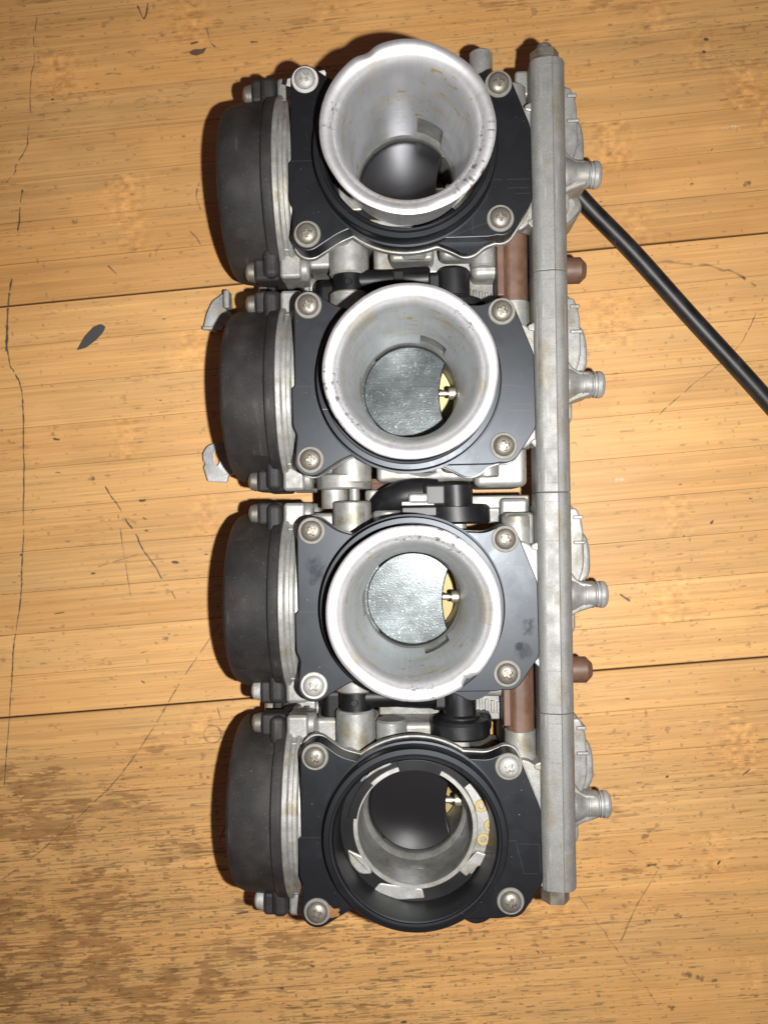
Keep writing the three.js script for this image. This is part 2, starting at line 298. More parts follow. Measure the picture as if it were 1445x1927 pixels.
{
  const r = rng(12), L0 = -560, L1 = 560;
  for (let p = -1; p < 4; p++) {
    const base = V0 + p * PITCH;
    const pl = mesh('plank', T(new THREE.BoxGeometry(L1 - L0, 18, PITCH - 0.5), 0, -10.5, base + PITCH / 2), M.underside, table);
    pl.rotation.y = GA;
    for (let s = 0; s < NS; s++) {
      const a = base + s * SW + (s === 0 ? 0.42 : 0.03), b = base + (s + 1) * SW - (s === NS - 1 ? 0.42 : 0.03), c = (s === 0 || s === NS - 1) ? 0.35 : 0.12, dy = (r() - 0.5) * 0.10;
      const ca = s === 0 ? 0.4 : 0.1, cb = s === NS - 1 ? 0.4 : 0.1;
      const prof = [[a, -1.6], [a, dy - ca], [a + ca, dy], [b - cb, dy], [b, dy - cb], [b, -1.6]];
      const sh = new THREE.Shape(prof.map(q => new THREE.Vector2(-q[0], q[1])));
      const g = new THREE.ExtrudeGeometry(sh, { depth: L1 - L0, bevelEnabled: false }).rotateY(Math.PI / 2).translate(L0, 0, 0).toNonIndexed();
      const pos = g.attributes.position, uv = g.attributes.uv;
      for (let i = 0; i < pos.count; i++) uv.setXY(i, (pos.getX(i) - U0) / UW, (pos.getZ(i) - V0) / VH);
      g.computeVertexNormals();
      mesh('bamboo_strip', g, M.wood, pl, { keepUV: true, crease: 0.1 });
    }
  }
}

// ---------------------------------------------------------------- the bank of carburettors
const BANK = { x: -2.53, z: -6.8, turn: -0.0149, pitch: 85.25 };
const bank = new THREE.Group(); bank.name = 'carburetor_bank'; scene.add(bank);
bank.position.set(BANK.x / 1000, 0, BANK.z / 1000);
bank.rotation.y = -BANK.turn;
bank.userData = { label: 'row of four alloy and black carburetors lying on the bamboo table', category: 'carburetor' };
const carbZ = i => (i - 1.5) * BANK.pitch;

const CX = 1.0;                                   // bore axis
// plan outline of the intake plate, without and with the lug on its lower edge
function plateOutline(grow = 0, lug = false, hole = 0) {
  const arc = (cx, cz, r, a0, a1, n) => Array.from({ length: n + 1 }, (_, i) => { const a = a0 + (a1 - a0) * i / n; return [cx + r * Math.cos(a), cz + r * Math.sin(a)]; });
  const D = Math.PI / 180, R = 34.0;
  let p = [];
  p.push(...arc(-36.3, -29.2, 5.6, 180 * D, 306 * D, 9));
  p.push([-26.5, -29.0, 3]);
  p.push(...arc(CX, 0, R, 233 * D, 304 * D, 16));
  p.push([29.0, -27.7, 3]);
  p.push(...arc(36.2, -25.2, 5.2, 238 * D, 334 * D, 8));
  p.push([48.1, -9.1, 2], [48.5, 18.7, 2]);
  p.push(...arc(36.6, 25.3, 6.2, 40 * D, 104 * D, 6));
  if (lug) p.push([31.0, 32.6, 3], [27.6, 35.6, 2], [23.0, 36.8, 3], [18.6, 34.4, 3]);
  else p.push([32, 31.9, 2]);
  p.push([13.0, 32.0, 1]);
  p.push(...arc(CX, 0, R, 72 * D, 127 * D, 12));
  p.push([-24.6, 29.2, 3]);
  p.push(...arc(-36.3, 29.2, 6.2, 58 * D, 168 * D, 9));
  p.push([-41.3, 19.8, 1], [-42.9, 16.2, 1], [-43.1, 2.1, 0.5], [-41.9, 1.0, 0.5]);
  if (grow) p = p.map(q => { const d = Math.hypot(q[0], q[1]) || 1; return [q[0] + q[0] / d * grow, q[1] + q[1] / d * grow, q[2]]; });
  return outline(p, hole ? [CX, 0, hole] : null);
}

// flat black intake plate, its texture laid on in plan
function plateTextures(seed, smears, lines) {
  const r = rng(seed), n = 640, cv = document.createElement('canvas'); cv.width = cv.height = n;
  const c = cv.getContext('2d'), q = document.createElement('canvas'); q.width = q.height = n; const d = q.getContext('2d');
  const X = x => (x + 52) / 104 * n, Z = z => (z + 52) / 104 * n;
  c.fillStyle = 'rgb(11,11,13)'; c.fillRect(0, 0, n, n); d.fillStyle = 'rgb(150,150,150)'; d.fillRect(0, 0, n, n);
  for (let i = 0; i < 260; i++) { const x = r() * n, y = r() * n, s = 4 + r() * 30, k = r() < 0.5; c.fillStyle = k ? 'rgba(44,44,50,0.10)' : 'rgba(10,10,12,0.12)'; c.beginPath(); c.ellipse(x, y, s, s * (0.3 + r()), r() * 3, 0, 6.3); c.fill(); d.fillStyle = k ? 'rgba(185,185,185,0.12)' : 'rgba(110,110,110,0.12)'; d.beginPath(); d.ellipse(x, y, s, s * (0.3 + r()), r() * 3, 0, 6.3); d.fill(); }
  for (let i = 0; i < 90; i++) { const x = r() * n, y = r() * n, a = r() * 6.3, l = 4 + r() * 26; c.strokeStyle = `rgba(110,110,118,${0.08 + r() * 0.18})`; c.lineWidth = 0.6 + r() * 0.7; c.beginPath(); c.moveTo(x, y); c.lineTo(x + Math.cos(a) * l, y + Math.sin(a) * l); c.stroke(); }
  for (let i = 0; i < 150; i++) { c.fillStyle = `rgba(190,190,190,${0.2 + r() * 0.5})`; c.beginPath(); c.arc(r() * n, r() * n, 0.5 + r() * 1.0, 0, 6.3); c.fill(); }
  c.strokeStyle = 'rgba(90,90,94,0.42)'; c.lineWidth = 1.3;
  for (const l of [[[-43, 1.4], [-33, 1.4]], ...lines]) { c.beginPath(); l.forEach((p, i) => i ? c.lineTo(X(p[0]), Z(p[1])) : c.moveTo(X(p[0]), Z(p[1]))); c.stroke(); }
  for (const [x, z, rx, rz, a] of smears) for (let i = 0; i < 30; i++) {
    const px = X(x + (r() - 0.5) * rx * 1.2), pz = Z(z + (r() - 0.5) * rz * 1.2), s = (0.12 + r() * 0.28) * Math.min(rx, rz) * n / 104;
    c.fillStyle = 'rgba(3,3,4,0.3)'; c.beginPath(); c.ellipse(px, pz, s, s * 1.3, a, 0, 6.3); c.fill();
    d.fillStyle = 'rgba(250,250,250,0.2)'; d.beginPath(); d.ellipse(px, pz, s, s * 1.3, a, 0, 6.3); d.fill();
  }
  const A = new THREE.CanvasTexture(cv); A.colorSpace = THREE.SRGBColorSpace; A.flipY = false; const B = new THREE.CanvasTexture(q); B.flipY = false;
  return P({ map: A, metalness: 0, roughness: 0.70, specularIntensity: 1, ior: 1.5, specularColor: RGB(0.84, 0.91, 1), roughnessMap: B, bumpMap: B, bumpScale: 0.00001 });
}
const plateMats = [
  plateTextures(3, [], [[[30, 10.5], [36, 10.5]], [[39, 10.6], [47.6, 10.6]], [[39, 13.8], [47, 13.8]], [[42, 16], [47.5, 16]], [[39, 24], [16, 32]], [[26, 24], [26, 31]]]),
  plateTextures(14, [], [[[34, 2.0], [46, 3.5]], [[40, 9.6], [47.5, 9.8]], [[38, 12.0], [47, 12.2]]]),
  plateTextures(25, [[-35, -14, 5, 9, 0.4], [-32, -2, 2.5, 5, 0], [44.5, 8, 2.5, 5, 0.8], [42.5, 17, 4, 4.5, 0.4]], [[[39, -15], [43, -15]], [[40, -12.6], [45, -12.8]]]),
  plateTextures(36, [], [[[33.5, 2.8], [38.5, 2.6], [41.5, 15.0], [46.5, 15.0]], [[40, 3.9], [47.2, 4.0]], [[47.2, 4.0], [47.6, 15]]]),
];
const plateGeo = (() => {
  const parts = [slab(plateOutline(0, false, 31.5), 74.4, 80, 0.35, 20), slab(plateOutline(-0.1, true, 31.5), 70.1, 74.5, 0, 20)];
  const g = prep(parts, {}), p = g.attributes.position, uv = g.attributes.uv;
  for (let i = 0; i < p.count; i++) uv.setXY(i, (p.getX(i) * 1000 + 52) / 104, (p.getZ(i) * 1000 + 52) / 104);
  g.isReady = true; return g;
})();
const collarGeo = ready([
  T(lathe([[31.4, 79.6], [34.2, 79.6], [34.1, 86.4], [33.7, 86.9], [31.9, 87], [31.6, 86.7], [30.9, 86.6], [30.3, 87], [29.9, 86.7], [28.9, 75], [28.6, 71.4], [31.4, 71.4], [31.4, 79.6]], 96), CX, 0, 0),
  T(lathe([[34.2, 79.4], [35.0, 79.4], [35.0, 80.25], [34.2, 80.35], [34.2, 79.4]], 96), CX, 0, 0),
]);
const ringSector = (r0, r1, a0, a1) => { const s = new THREE.Shape(); s.absarc(0, 0, r1, a0, a1, false); s.absarc(0, 0, r0, a1, a0, true); s.closePath(); return s; };
const floorGeo = ready([T(slab(ringSector(23.8, 29.6, 0.66, Math.PI * 2 - 0.72), 71.0, 72.4, 0.15, 60), CX, 0, 0), T(slab(ringSector(21.8, 26, 1.12, 1.83), 72.3, 73.6, 0.15, 24), CX, 0, 0), T(slab(ringSector(22.6, 26, 2.35, 3.0), 72.3, 73.4, 0.15, 24), CX, 0, 0)]);

// pan head screw with a cross recess, head upwards from y = 0
function screwHead(r, h) {
  const prof = [[0, 0], [r, 0], [r, h * 0.30]]; for (let i = 1; i <= 8; i++) { const a = i / 8 * Math.PI / 2; prof.push([r * Math.cos(a) * 1.0 + 0.0001, h * 0.30 + h * 0.70 * Math.sin(a)]); }
  prof[prof.length - 1][0] = 0;
  const arm = (q) => { const g = new THREE.CylinderGeometry(1, 0.6, 3, 4).rotateY(Math.PI / 4).scale(r * 0.92, 1, r * 0.25); return g.rotateY(q).translate(0, h - 0.1, 0); };
  const mid = new THREE.CylinderGeometry(r * 0.36, r * 0.24, 3, 12).translate(0, h - 0.3, 0);
  return cut(lathe(prof, 28), arm(0), arm(Math.PI / 2), mid);
}
const screwGeo = ready(screwHead(3.95, 2.7), {});
const washerGeo = ready(lathe([[2, 0], [5.05, 0], [5.1, 0.25], [4.9, 0.55], [4.2, 0.6], [2, 0.6], [2, 0]], 36));
const capScrewGeo = ready([screwHead(3.75, 2.6), lathe([[0, -1.6], [4.2, -1.6], [4.2, -1.1], [3.9, -1.0], [3.9, -0.5], [4.1, -0.4], [4.1, 0], [0, 0.02]], 28)], {});

// vacuum chamber cap
const capGeo = (() => {
  const g = [latheX([[0, -72.8], [30.5, -72.8], [33.2, -72.3], [34.9, -71.0], [35.8, -69], [36.6, -64], [37.2, -57], [37.4, -54.6], [38.2, -54.2], [39.1, -53.8], [39.3, -53], [39.3, -50.4], [39, -50.05], [0, -50]], 0, 39.6, 0, 120)];
  for (const sz of [-1, 1]) for (const sy of [-1, 1]) {
    const y = 39.6 + sy * 15, e = [];
    g.push(box(-60.6, -50.3, y - 4.8, y + 4.8, sz > 0 ? 31.5 : -40.6, sz > 0 ? 40.6 : -31.5, 1.6));
    g.push(box(-56.5, -50.3, y - 8.5, y + 8.5, sz > 0 ? 28 : -40.0, sz > 0 ? 40.0 : -28, 2.5));
  }
  return ready(g);
})();

// alloy casting of one carburettor
function bodyGeometry(i) {
  const g = [];
  g.push(slab(plateOutline(0.55, true, 31), 66.6, 70.1, 0.35, 18));                                              // rim under the plate
  // diaphragm chamber with its groove
  g.push(latheX([[0, -49.95], [38.9, -49.95], [39.2, -49.6], [39.2, -48.0], [38.7, -47.6], [38.0, -47.2], [38.0, -45.9], [38.6, -45.5], [38.6, -44.2], [37.6, -43.4], [37.2, -41.2], [0, -41.2]], 0, 39.6, 0, 120));
  for (const sz of [-1, 1]) for (const sy of [-1, 1]) {
    const y = 39.6 + sy * 15, z0 = sz > 0 ? 30.2 : -40.2, z1 = sz > 0 ? 40.2 : -30.2;
    g.push(box(-50.0, -41.2, y - 7, y + 6.2, z0, z1, 1.6));
    g.push(rodX(4.9, -50, -38.5, y, sz * 35.4, 0.8, 26));
    g.push(box(-50.1, -41.5, 55 + (sy < 0 ? -32 : 0), 63.6 + (sy < 0 ? -34 : 0), sz > 0 ? 27.6 : -30.2, sz > 0 ? 30.2 : -27.6, 0.5));
  }
  g.push(box(-42.5, -21.5, 10, 64, -27, 27, 3));                                                                    // slide housing
  g.push(box(22.5, 52, 12, 64.5, -20, 21, 3));
  g.push(box(27, 48.5, 16, 53, 14, 40, 3), box(37.5, 49.4, 18, 50, -41, -20, 2));
  // bosses for the vent fittings and sockets for the fuel pipes
  g.push(rodZ(8.0, 18, 37.4, -23, 50, 0.7), rodZ(7.9, -40.6, -20, -23, 51, 0.7), box(-40, -15.5, 30, 50, 18, 33.5, 2), box(-40, -14, 30, 48, -36, -18, 2));
  g.push(rodZ(6.2, -34.2, -21, 43.4, 57.6, 0.8), rodZ(6.0, 16, 25, 43.4, 57.6, 0.8));
  g.push(box(-13, 38, 20, 46, 20, 37, 2.5), box(-14, 24, 22, 48, -34, -20, 2.5), rodZ(7, 22, 33, 4, 52, 1));
  g.push(box(-6, 12, 44, 57, 24, 33.5, 2), rodZ(5.2, 23, 36, 32, 52.5, 0.8), box(14, 30, 50, 60, 22, 34, 3));
  g.push(rodZ(6.4, -36.5, -22, -8.2, 51, 0.8));
  // web to the rail
  g.push(slab(outline([[40, -24, 1], [45, -24, 2], [48.5, -21.5, 2], [52.5, -20.5, 0.5], [52.5, 22.5, 0.5], [49, 22.8, 2], [46, 25.5, 2], [40, 26, 1]]), 57, 67.4, 0.9, 8));
  g.push(slab(outline([[47.5, -22.4, 1.5], [52.5, -24.5, 1], [52.5, -19.5, 1], [47.5, -20.6, 1]]), 58, 68.6, 0.5, 8), slab(outline([[47.5, 22.5, 1.5], [52.5, 20.5, 1], [52.5, 26, 1], [49.5, 25, 1]]), 58, 68.6, 0.5, 8));
  // ledge beside the throat, drip tab and jet pocket
  g.push(slab(outline([[-25.2, 8.6, 1], [-18.9, 11.5, 1], [-15.5, 18.2, 1.5], [-20.6, 18.2, 2], [-24.2, 14.2, 2]]), 68, 73.0, 0.6, 8));
  g.push(slab(outline([[-13, 21.6, 1], [3.5, 23.8, 1], [4.2, 27.4, 0.6], [-6, 28.2, 2], [-15.5, 24.6, 1]]), 68, 72.9, 0.4, 8), slab(outline([[-13.2, -21.5, 1], [-7.5, -24, 1], [-9.5, -28.2, 1], [-17.2, -24.6, 1], [-20, -17, 1]]), 68, 72.9, 0.4, 8));
  g.push(slab(outline([[20.6, 13.6, 0.5], [24.5, 9.6, 0.6], [30.6, 11.5, 0.6], [30.2, 15.0, 0.8], [25, 15.2, 0.6], [20.2, 19.2, 0.6], [17.6, 17.0, 0.5]]), 66, 72.7, 0.4, 8));
  return prep(g, {});
}
const body = bodyGeometry(); body.isReady = true;
const throatGeo = ready(T(lathe([[23.7, 73.0], [23.9, 72.8], [24.1, 70], [31.3, 69.6], [32.2, 66.8], [29.5, 60], [28, 52], [27.2, 12], [24, 10.5], [22.5, 9], [22.5, 1.0], [21.5, 0.2], [19.6, 0.2], [19.5, 49.2], [19.9, 50], [21.2, 51.6], [22.3, 56], [22.3, 68], [22.0, 68.6], [22.0, 72.7], [22.2, 73.0], [23.7, 73.0]], 110), CX, 0, 0));
const slideGeo = (() => {
  const s = new THREE.Shape(), R = 19.1, cx = CX + 0.4;
  const zt = -13.0, zb = 13.6, xe = z => cx + Math.sqrt(R * R - z * z);
  const a0 = Math.atan2(-zt, 15.2), a1 = Math.atan2(-zb, 15.0);
  s.moveTo(cx + 15.2, -zt);
  s.absarc(cx, 0, R, a0, Math.PI * 2 + a1, false);
  s.quadraticCurveTo(cx + 9.8, 0, cx + 15.2, -zt);
  return ready(slab(s, 31, 47.2, 0.5, 60), {});
})();
const slideArm = ready(box(-38, -12, 33, 46.6, -17, 17, 1));
const needleGeo = ready([rodX(0.95, 8, 18.2, 42, 0, 0.1, 16), rodX(1.3, 13, 16.6, 42, 0, 0.1, 16)]);
const nozzleGeo = ready([rodX(2.5, 17.4, 24, 42, 0, 0.35, 24), rodX(2.7, 18.3, 18.9, 42, 0, 0.1, 24)]);
const throttleGeo = ready(T(new THREE.CylinderGeometry(19.2, 19.2, 1.6, 64).rotateX(0.10), CX, 20, 0));
const shaftGeo = ready(rodZ(3.6, -42.4, 42.4, CX, 17, 0.3));
const pocketGeo = ready(slab(outline([[23.2, -13.5, 1], [28.8, -14, 1], [31, 0, 1], [29.5, 14, 1], [23.0, 14.5, 1], [24.4, 8, 1], [25, 0, 1], [24.4, -8, 1]]), 58, 63.5, 0.5, 8));
const jetGeo = ready(lathe([[0, 60], [2.5, 60], [2.5, 70.2], [2.3, 70.5], [1.15, 70.5], [1.0, 70.2], [1.0, 61], [0, 61]], 24));

// bowl on the far side of the rail and its drain
const bowlGeo = ready([
  slab(outline([[50, -37.5, 1], [66.8, -37.5, 0.8], [67.2, 13, 2], [60, 22, 3], [50, 22, 1]]), 8, 52, 1.0, 10),
  slab(outline([[58, -36.5, 1], [68.2, -36.5, 1.5], [70.6, -30, 4], [71.0, -12, 5], [67.2, -3, 3], [66, 2, 1], [58, 4, 1]]), 8, 53, 0.9, 10, 3),
  slab(outline([[58, -28, 1], [72.4, -27, 4], [74.6, -20, 4], [74.6, -9, 4], [70.5, -4, 2], [58, 0, 1]]), 5, 47, 1.5, 10, 3),
  box(66.5, 70.4, 20, 54.2, -33.5, -31.9, 0.5), box(66.5, 71.4, 20, 54.2, -23.2, -21.8, 0.5),
  slab(outline([[58, -33.5, 1], [64.9, -33.5, 1], [65.3, 10, 1], [58, 14, 1]]), 51, 56.4, 0.9, 8),
  slab(outline([[58, -12, 1], [65.0, -11.5, 4], [68.0, -6.6, 4], [74.2, -6.0, 1.5], [74.4, 3.6, 1.5], [67.8, 5.6, 3], [64, 8, 3], [58, 9, 1]]), 40, 55.0, 1.2, 12, 3),
  latheX([[0, 60], [7.6, 60], [7.4, 65.4], [6.7, 67.2], [5.9, 68.8], [5.5, 70.2], [5.5, 74.4], [5.2, 75], [0, 75]], 0, 51, -1.2, 36), latheX([[5.4, 70.6], [5.75, 70.8], [5.75, 71.3], [5.4, 71.5]], 0, 51, -1.2, 36),
]);
const drainGeo = ready(latheX([[0, 74.9], [4.5, 74.9], [4.5, 75.5], [5.3, 75.7], [5.4, 76.2], [4.9, 76.4], [4.9, 76.8], [5.5, 77.0], [5.5, 78.4], [5.1, 79.3], [4.2, 79.9], [0, 80.1]], 0, 51, -1.2, 36));

function railGeo(z0, z1) {
  const g = [beamZ([[49.7, 54, 2], [49.7, 69.0, 1.4], [51.6, 71.2, 1.6], [57.5, 72.6, 0.25], [57.8, 72.2, 0.2], [60.2, 71.7, 3], [62.4, 69.6, 3], [63.4, 66.6, 3], [63.3, 61.5, 2.4], [60, 57.5, 2.5], [54, 54, 1.5]], z0, z1, 0.35)];
  // thin raised outline cast on the sloping top
  for (const [a, b] of [[z0 + 3.5, -24], [26, z1 - 3.5]]) if (b - a > 5) {
    g.push(box(52.4, 52.75, 70.6, 71.62, a, b, 0.12));
    for (const z of [a, b]) g.push(keep(box(-2.5, 2.5, -0.4, 0.22, -0.18, 0.18, 0.1).rotateZ(0.233).translate(55.0, 72.0, z)));
  }
  return prep(g);
}

// velocity stack: rolled lip, tapering tube, open notches near its foot
function stackGeometry(seed, dents) {
  const prof = [[21.0, 52], [21.4, 71.9], [21.5, 72.9], [24.6, 73.2], [25.1, 73.6], [24.8, 80], [24.7, 88], [25.2, 93], [26.2, 96.6], [27.8, 99.2], [29.4, 100.5], [30.6, 101.0], [31.0, 101.4], [30.9, 101.9], [30.3, 102.3], [29.2, 102.45], [28.0, 102.2], [26.8, 101.6], [25.7, 100.5], [24.8, 98.9], [24.1, 96.6], [23.6, 93.4], [23.0, 89], [22.2, 83], [20.95, 75], [20.3, 66], [19.8, 58], [19.7, 52], [21.0, 52]];
  const g = lathe(prof, 144), p = g.attributes.position, fine = rng(seed);
  for (let i = 0; i < p.count; i++) {
    const x = p.getX(i), y = p.getY(i), z = p.getZ(i), r = Math.hypot(x, z), a = Math.atan2(z, x), k = ss(26.5, 30.0, r);
    let dr = k * ((vn(Math.cos(a) * 3 + 9, Math.sin(a) * 3 + 9, seed) - 0.5) * 0.4 + (vn(Math.cos(a) * 26 + 50, Math.sin(a) * 26 + 50, seed + 1) - 0.5) * 0.05), dy = k * (vn(Math.cos(a) * 3 + 9, Math.sin(a) * 3 + 9, seed + 3) - 0.5) * 0.3;
    for (const [da, w, depth, dh] of dents) { let q = a - da; q = Math.atan2(Math.sin(q), Math.cos(q)); const e = Math.exp(-(q * q) / (w * w)); dr -= k * e * depth; dy -= k * e * dh; }
    p.setXYZ(i, x * (1 + dr / r), y + dy, z * (1 + dr / r));
  }
  const U = (a0, a1, y0, y1) => { const s = new THREE.Shape(); s.absarc(0, 0, 24, a0, a1, false); s.absarc(0, 0, 17, a1, a0, true); s.closePath(); return slab(s, y0, y1, 0, 10); };   // angles counter-clockwise seen from above
  const D = Math.PI / 180;
  const q = cut(g, U(44 * D, 77 * D, 51, 66.5), U(-77 * D, -46 * D, 51, 66.5), U(166 * D, 196 * D, 51, 61));
  const out = toCreasedNormals(q.index ? q.toNonIndexed() : q, 0.55), P = out.attributes.position, uv = new Float32Array(P.count * 2);
  for (let i = 0; i < P.count; i += 3) {
    const as = [0, 1, 2].map(k => Math.atan2(P.getZ(i + k), P.getX(i + k)));
    for (let k = 0; k < 3; k++) { let a = as[k]; if (a - as[0] > 3) a -= 6.28319; if (a - as[0] < -3) a += 6.28319; uv[(i + k) * 2] = a / 6.28319 + seed * 0.137; uv[(i + k) * 2 + 1] = P.getY(i + k) / 60; }
  }
  out.setAttribute('uv', new THREE.BufferAttribute(uv, 2));
  out.scale(0.001, 0.001, 0.001); out.isReady = true;
  return out;
}

const railEnds = [[-39.4, 42.55], [-42.55, 42.55], [-42.55, 42.55], [-42.55, 25.8]];
const screwAt = [[-36.3, -29.2], [-36.3, 29.2], [36.3, -25.2], [36.3, 25.2]];
function carburetor(i) {
  const own = g => { const c = g.clone(), uv = c.attributes.uv; for (let k = 0; k < uv.count; k++) uv.setXY(k, uv.getX(k) + i * 0.37, uv.getY(k) + i * 0.61); c.isReady = true; return c; };   // its own patch of stains
  const root = mesh('carburetor', own(body), M.cast, bank, { at: [0, 0, carbZ(i)] });
  const rr = rng(100 + i);
  mesh('intake_plate', plateGeo, plateMats[i], root);
  mesh('intake_collar', collarGeo, plateMats[i], root);
  mesh('collar_floor', floorGeo, M.black, root);
  screwAt.forEach(([x, z], k) => {
    const pale = (i === 0 && k === 0) || (i === 2 && k === 1), w = mesh('washer', washerGeo, pale ? M.crust : M.washer, root, { at: [x, 79.9, z] });
    const s = mesh('screw', screwGeo, pale || (i === 3 && k === 2) ? M.screwPale : M.screw, root, { at: [x, 80.3, z] });
    s.rotation.y = rr() * 3; w.rotation.y = rr() * 6;
    if (pale) s.userData.label = 'pale oxidised screw';
  });
  mesh('vacuum_cap', own(capGeo), M.cap, root);
  for (const sz of [-1, 1]) for (const sy of [1, -1]) { const s = mesh('cap_screw', capScrewGeo, (sz > 0 && i > 1) ? M.screwPale : M.screw, root, { at: [-62.3, 39.6 + sy * 15, sz * 36] }); s.rotation.set(rr() * 3, 0, Math.PI / 2, 'ZYX'); s.rotation.set(0, 0, Math.PI / 2); s.rotateY(rr() * 3); }
  mesh('throttle_slide', [slideGeo.clone().scale(1000, 1000, 1000), slideArm.clone().scale(1000, 1000, 1000)], i === 1 || i === 2 ? M.slide : M.slideDark, root, { tile: 44 });
  mesh('throat', throatGeo, M.throat, root);
  mesh('jet_needle', needleGeo, M.steel, root);
  mesh('needle_jet', nozzleGeo, M.steel, root);
  mesh('throttle_plate', throttleGeo, M.brass, root);
  mesh('throttle_shaft', shaftGeo, M.steel, root);
  mesh('jet_pocket', pocketGeo, M.castDark, root);
  for (const [x, z] of [[27.2, 5.8], [29.9, 0.5], [26.6, -7.1]]) mesh('air_jet', jetGeo, M.brass, root, { at: [x, 0, z] });
  mesh('float_bowl', own(bowlGeo), M.cast, root);
  mesh('drain_screw', drainGeo, M.zinc, root);
  mesh('mounting_rail', own(railGeo(...railEnds[i])), M.rail, root);
  return root;
}
const carbs = [0, 1, 2, 3].map(carburetor);
const stackDefs = [
  [0, 5, [[-2.05, 0.10, 1.0, 0.5], [-1.1, 0.2, 0.3, 0.2], [1.2, 0.12, 0.3, 0.6], [2.6, 0.15, 0.3, 0.1]], [1.4, 0, -0.6], 0.015],
  [1, 17, [[2.5, 0.2, 0.2, 0.2], [0.2, 0.15, 0.15, 0.1]], [0.8, 0, 0], 0],
  [2, 29, [[0.93, 0.045, 1.6, 1.0], [0.85, 0.05, 0.7, 0.8], [2.3, 0.2, 0.2, 0.2]], [1.0, 0, -0.3], 0.006],
];
for (const [i, seed, dents, off, tip] of stackDefs) {
  const m = mesh('velocity_stack', stackGeometry(seed, dents), M.stack, carbs[i]);
  m.rotation.z = -off[0] * 0.013; m.rotation.x = -tip;
  m.position.set(CX / 1000 - 0.062 * Math.sin(off[0] * 0.013) + 0.0003, 0, 0.062 * Math.sin(tip));   // seated at the foot, leaning a little
  m.userData.label = ['dented stack on the endmost carburetor', 'bright stack with stained lip', 'bright stack with a chipped lip'][i];
}
carbs[3].userData.label = 'carburetor without its velocity stack, throat open';
// oxide crust on one plate, rust on another
mesh('oxide_crust', (() => { const g = new THREE.SphereGeometry(1, 40, 24).scale(6.6, 0.75, 6.0), p = g.attributes.position; for (let k = 0; k < p.count; k++) { const x = p.getX(k), y = p.getY(k), z = p.getZ(k), q = 0.72 + 0.55 * vn(x * 0.6 + 40, z * 0.6 + 40, 3) + 0.2 * vn(x * 2 + 40, z * 2 + 40, 4); p.setXYZ(k, x * q, y, z * q); } return g.translate(-34.8, 79.3, -27.6); })(), M.crust, carbs[0]);
mesh('rust_patch', (() => { const g = new THREE.SphereGeometry(1, 24, 16).scale(3.2, 0.5, 2.6), p = g.attributes.position; for (let k = 0; k < p.count; k++) { const x = p.getX(k), z = p.getZ(k), q = 0.6 + 0.7 * vn(x + 40, z + 40, 6); p.setX(k, x * q); p.setZ(k, z * q); } return g.translate(-31.4, 79.9, 29.6); })(), M.rust, carbs[3]);

// ---------------------------------------------------------------- what joins the four
const between = i => carbZ(i) + BANK.pitch / 2;    // middle of the gap after carburettor i
for (const i of [0, 2]) {
  const z = between(i), flip = i === 0 ? 1 : -1;
  mesh('vent_fitting', [
    rodZ(6.9, z - 6.6, z + 6.6, -22.6, 50, 0.8), latheX([[0, -22], [4.6, -22], [4.3, -6], [4.7, 0], [5.0, 4], [5.0, 9.6], [4.4, 10.4], [0, 10.4]], 0, 51, z - 3, 32),
    box(-4.5, -0.5, 55, 56.0, z - 5.4, z - 1.6, 0.3), rodY(1.6, 55, 57.1, -22.8, z - 1.5, 0.3, 20), box(-38, -25, 28, 46, z - 6, z + 10, 4),
  ], M.black, bank);
  mesh('rubber_cap', [
    latheZ([[0, -7], [5.6, -7], [6.6, -6], [6.6, 4.2], [8.2, 5], [8.2, 5.6], [11.4, 6.2], [12.2, 7.4], [12.2, 12.4], [11.4, 13.4], [0, 13.4]].map(p => [p[0], p[1]]), 20, 50, z, 44),
    box(14, 33, 30, 50, z + 4.6, z + 12.5, 2.5), box(8, 16, 38, 52, z - 6, z + 3, 2),
  ], M.rubber, bank);
  mesh('fuel_pipe', [
    beamZ([[37.6, 55, 1.2], [38.2, 60.5, 1], [41, 63.6, 1.2], [45.8, 63.6, 2], [49, 60.4, 2], [49, 54, 2], [44, 51, 2], [39, 52, 1]], z - 17.6, z + 9.8, 0.7), rodZ(5.4, z - 19, z + 13, 43.6, 57.4, 0.4),
    rodX(5.4, 42, 74.6, 45, z - 6.8 + (i === 2 ? -5.4 : 0), 2.4, 36), box(36.6, 39.5, 48, 62, z - 14, z + 7, 0.6),
  ], M.brown, bank, { label: 'brown plastic fuel pipe' });
  mesh('linkage_plate', [box(24, 38, 36, 42, z - 6, z + 9, 0.6), ...[0, 1, 2, 3, 4].map(k => box(26 + k * 2.4, 27.4 + k * 2.4, 41.5, 43.2, z - 1 + k * 0.6, z + 5 + k * 0.3, 0.3)), box(-14, 12, 26, 34, z - 9, z + 9, 1)], M.castDark, bank);
}
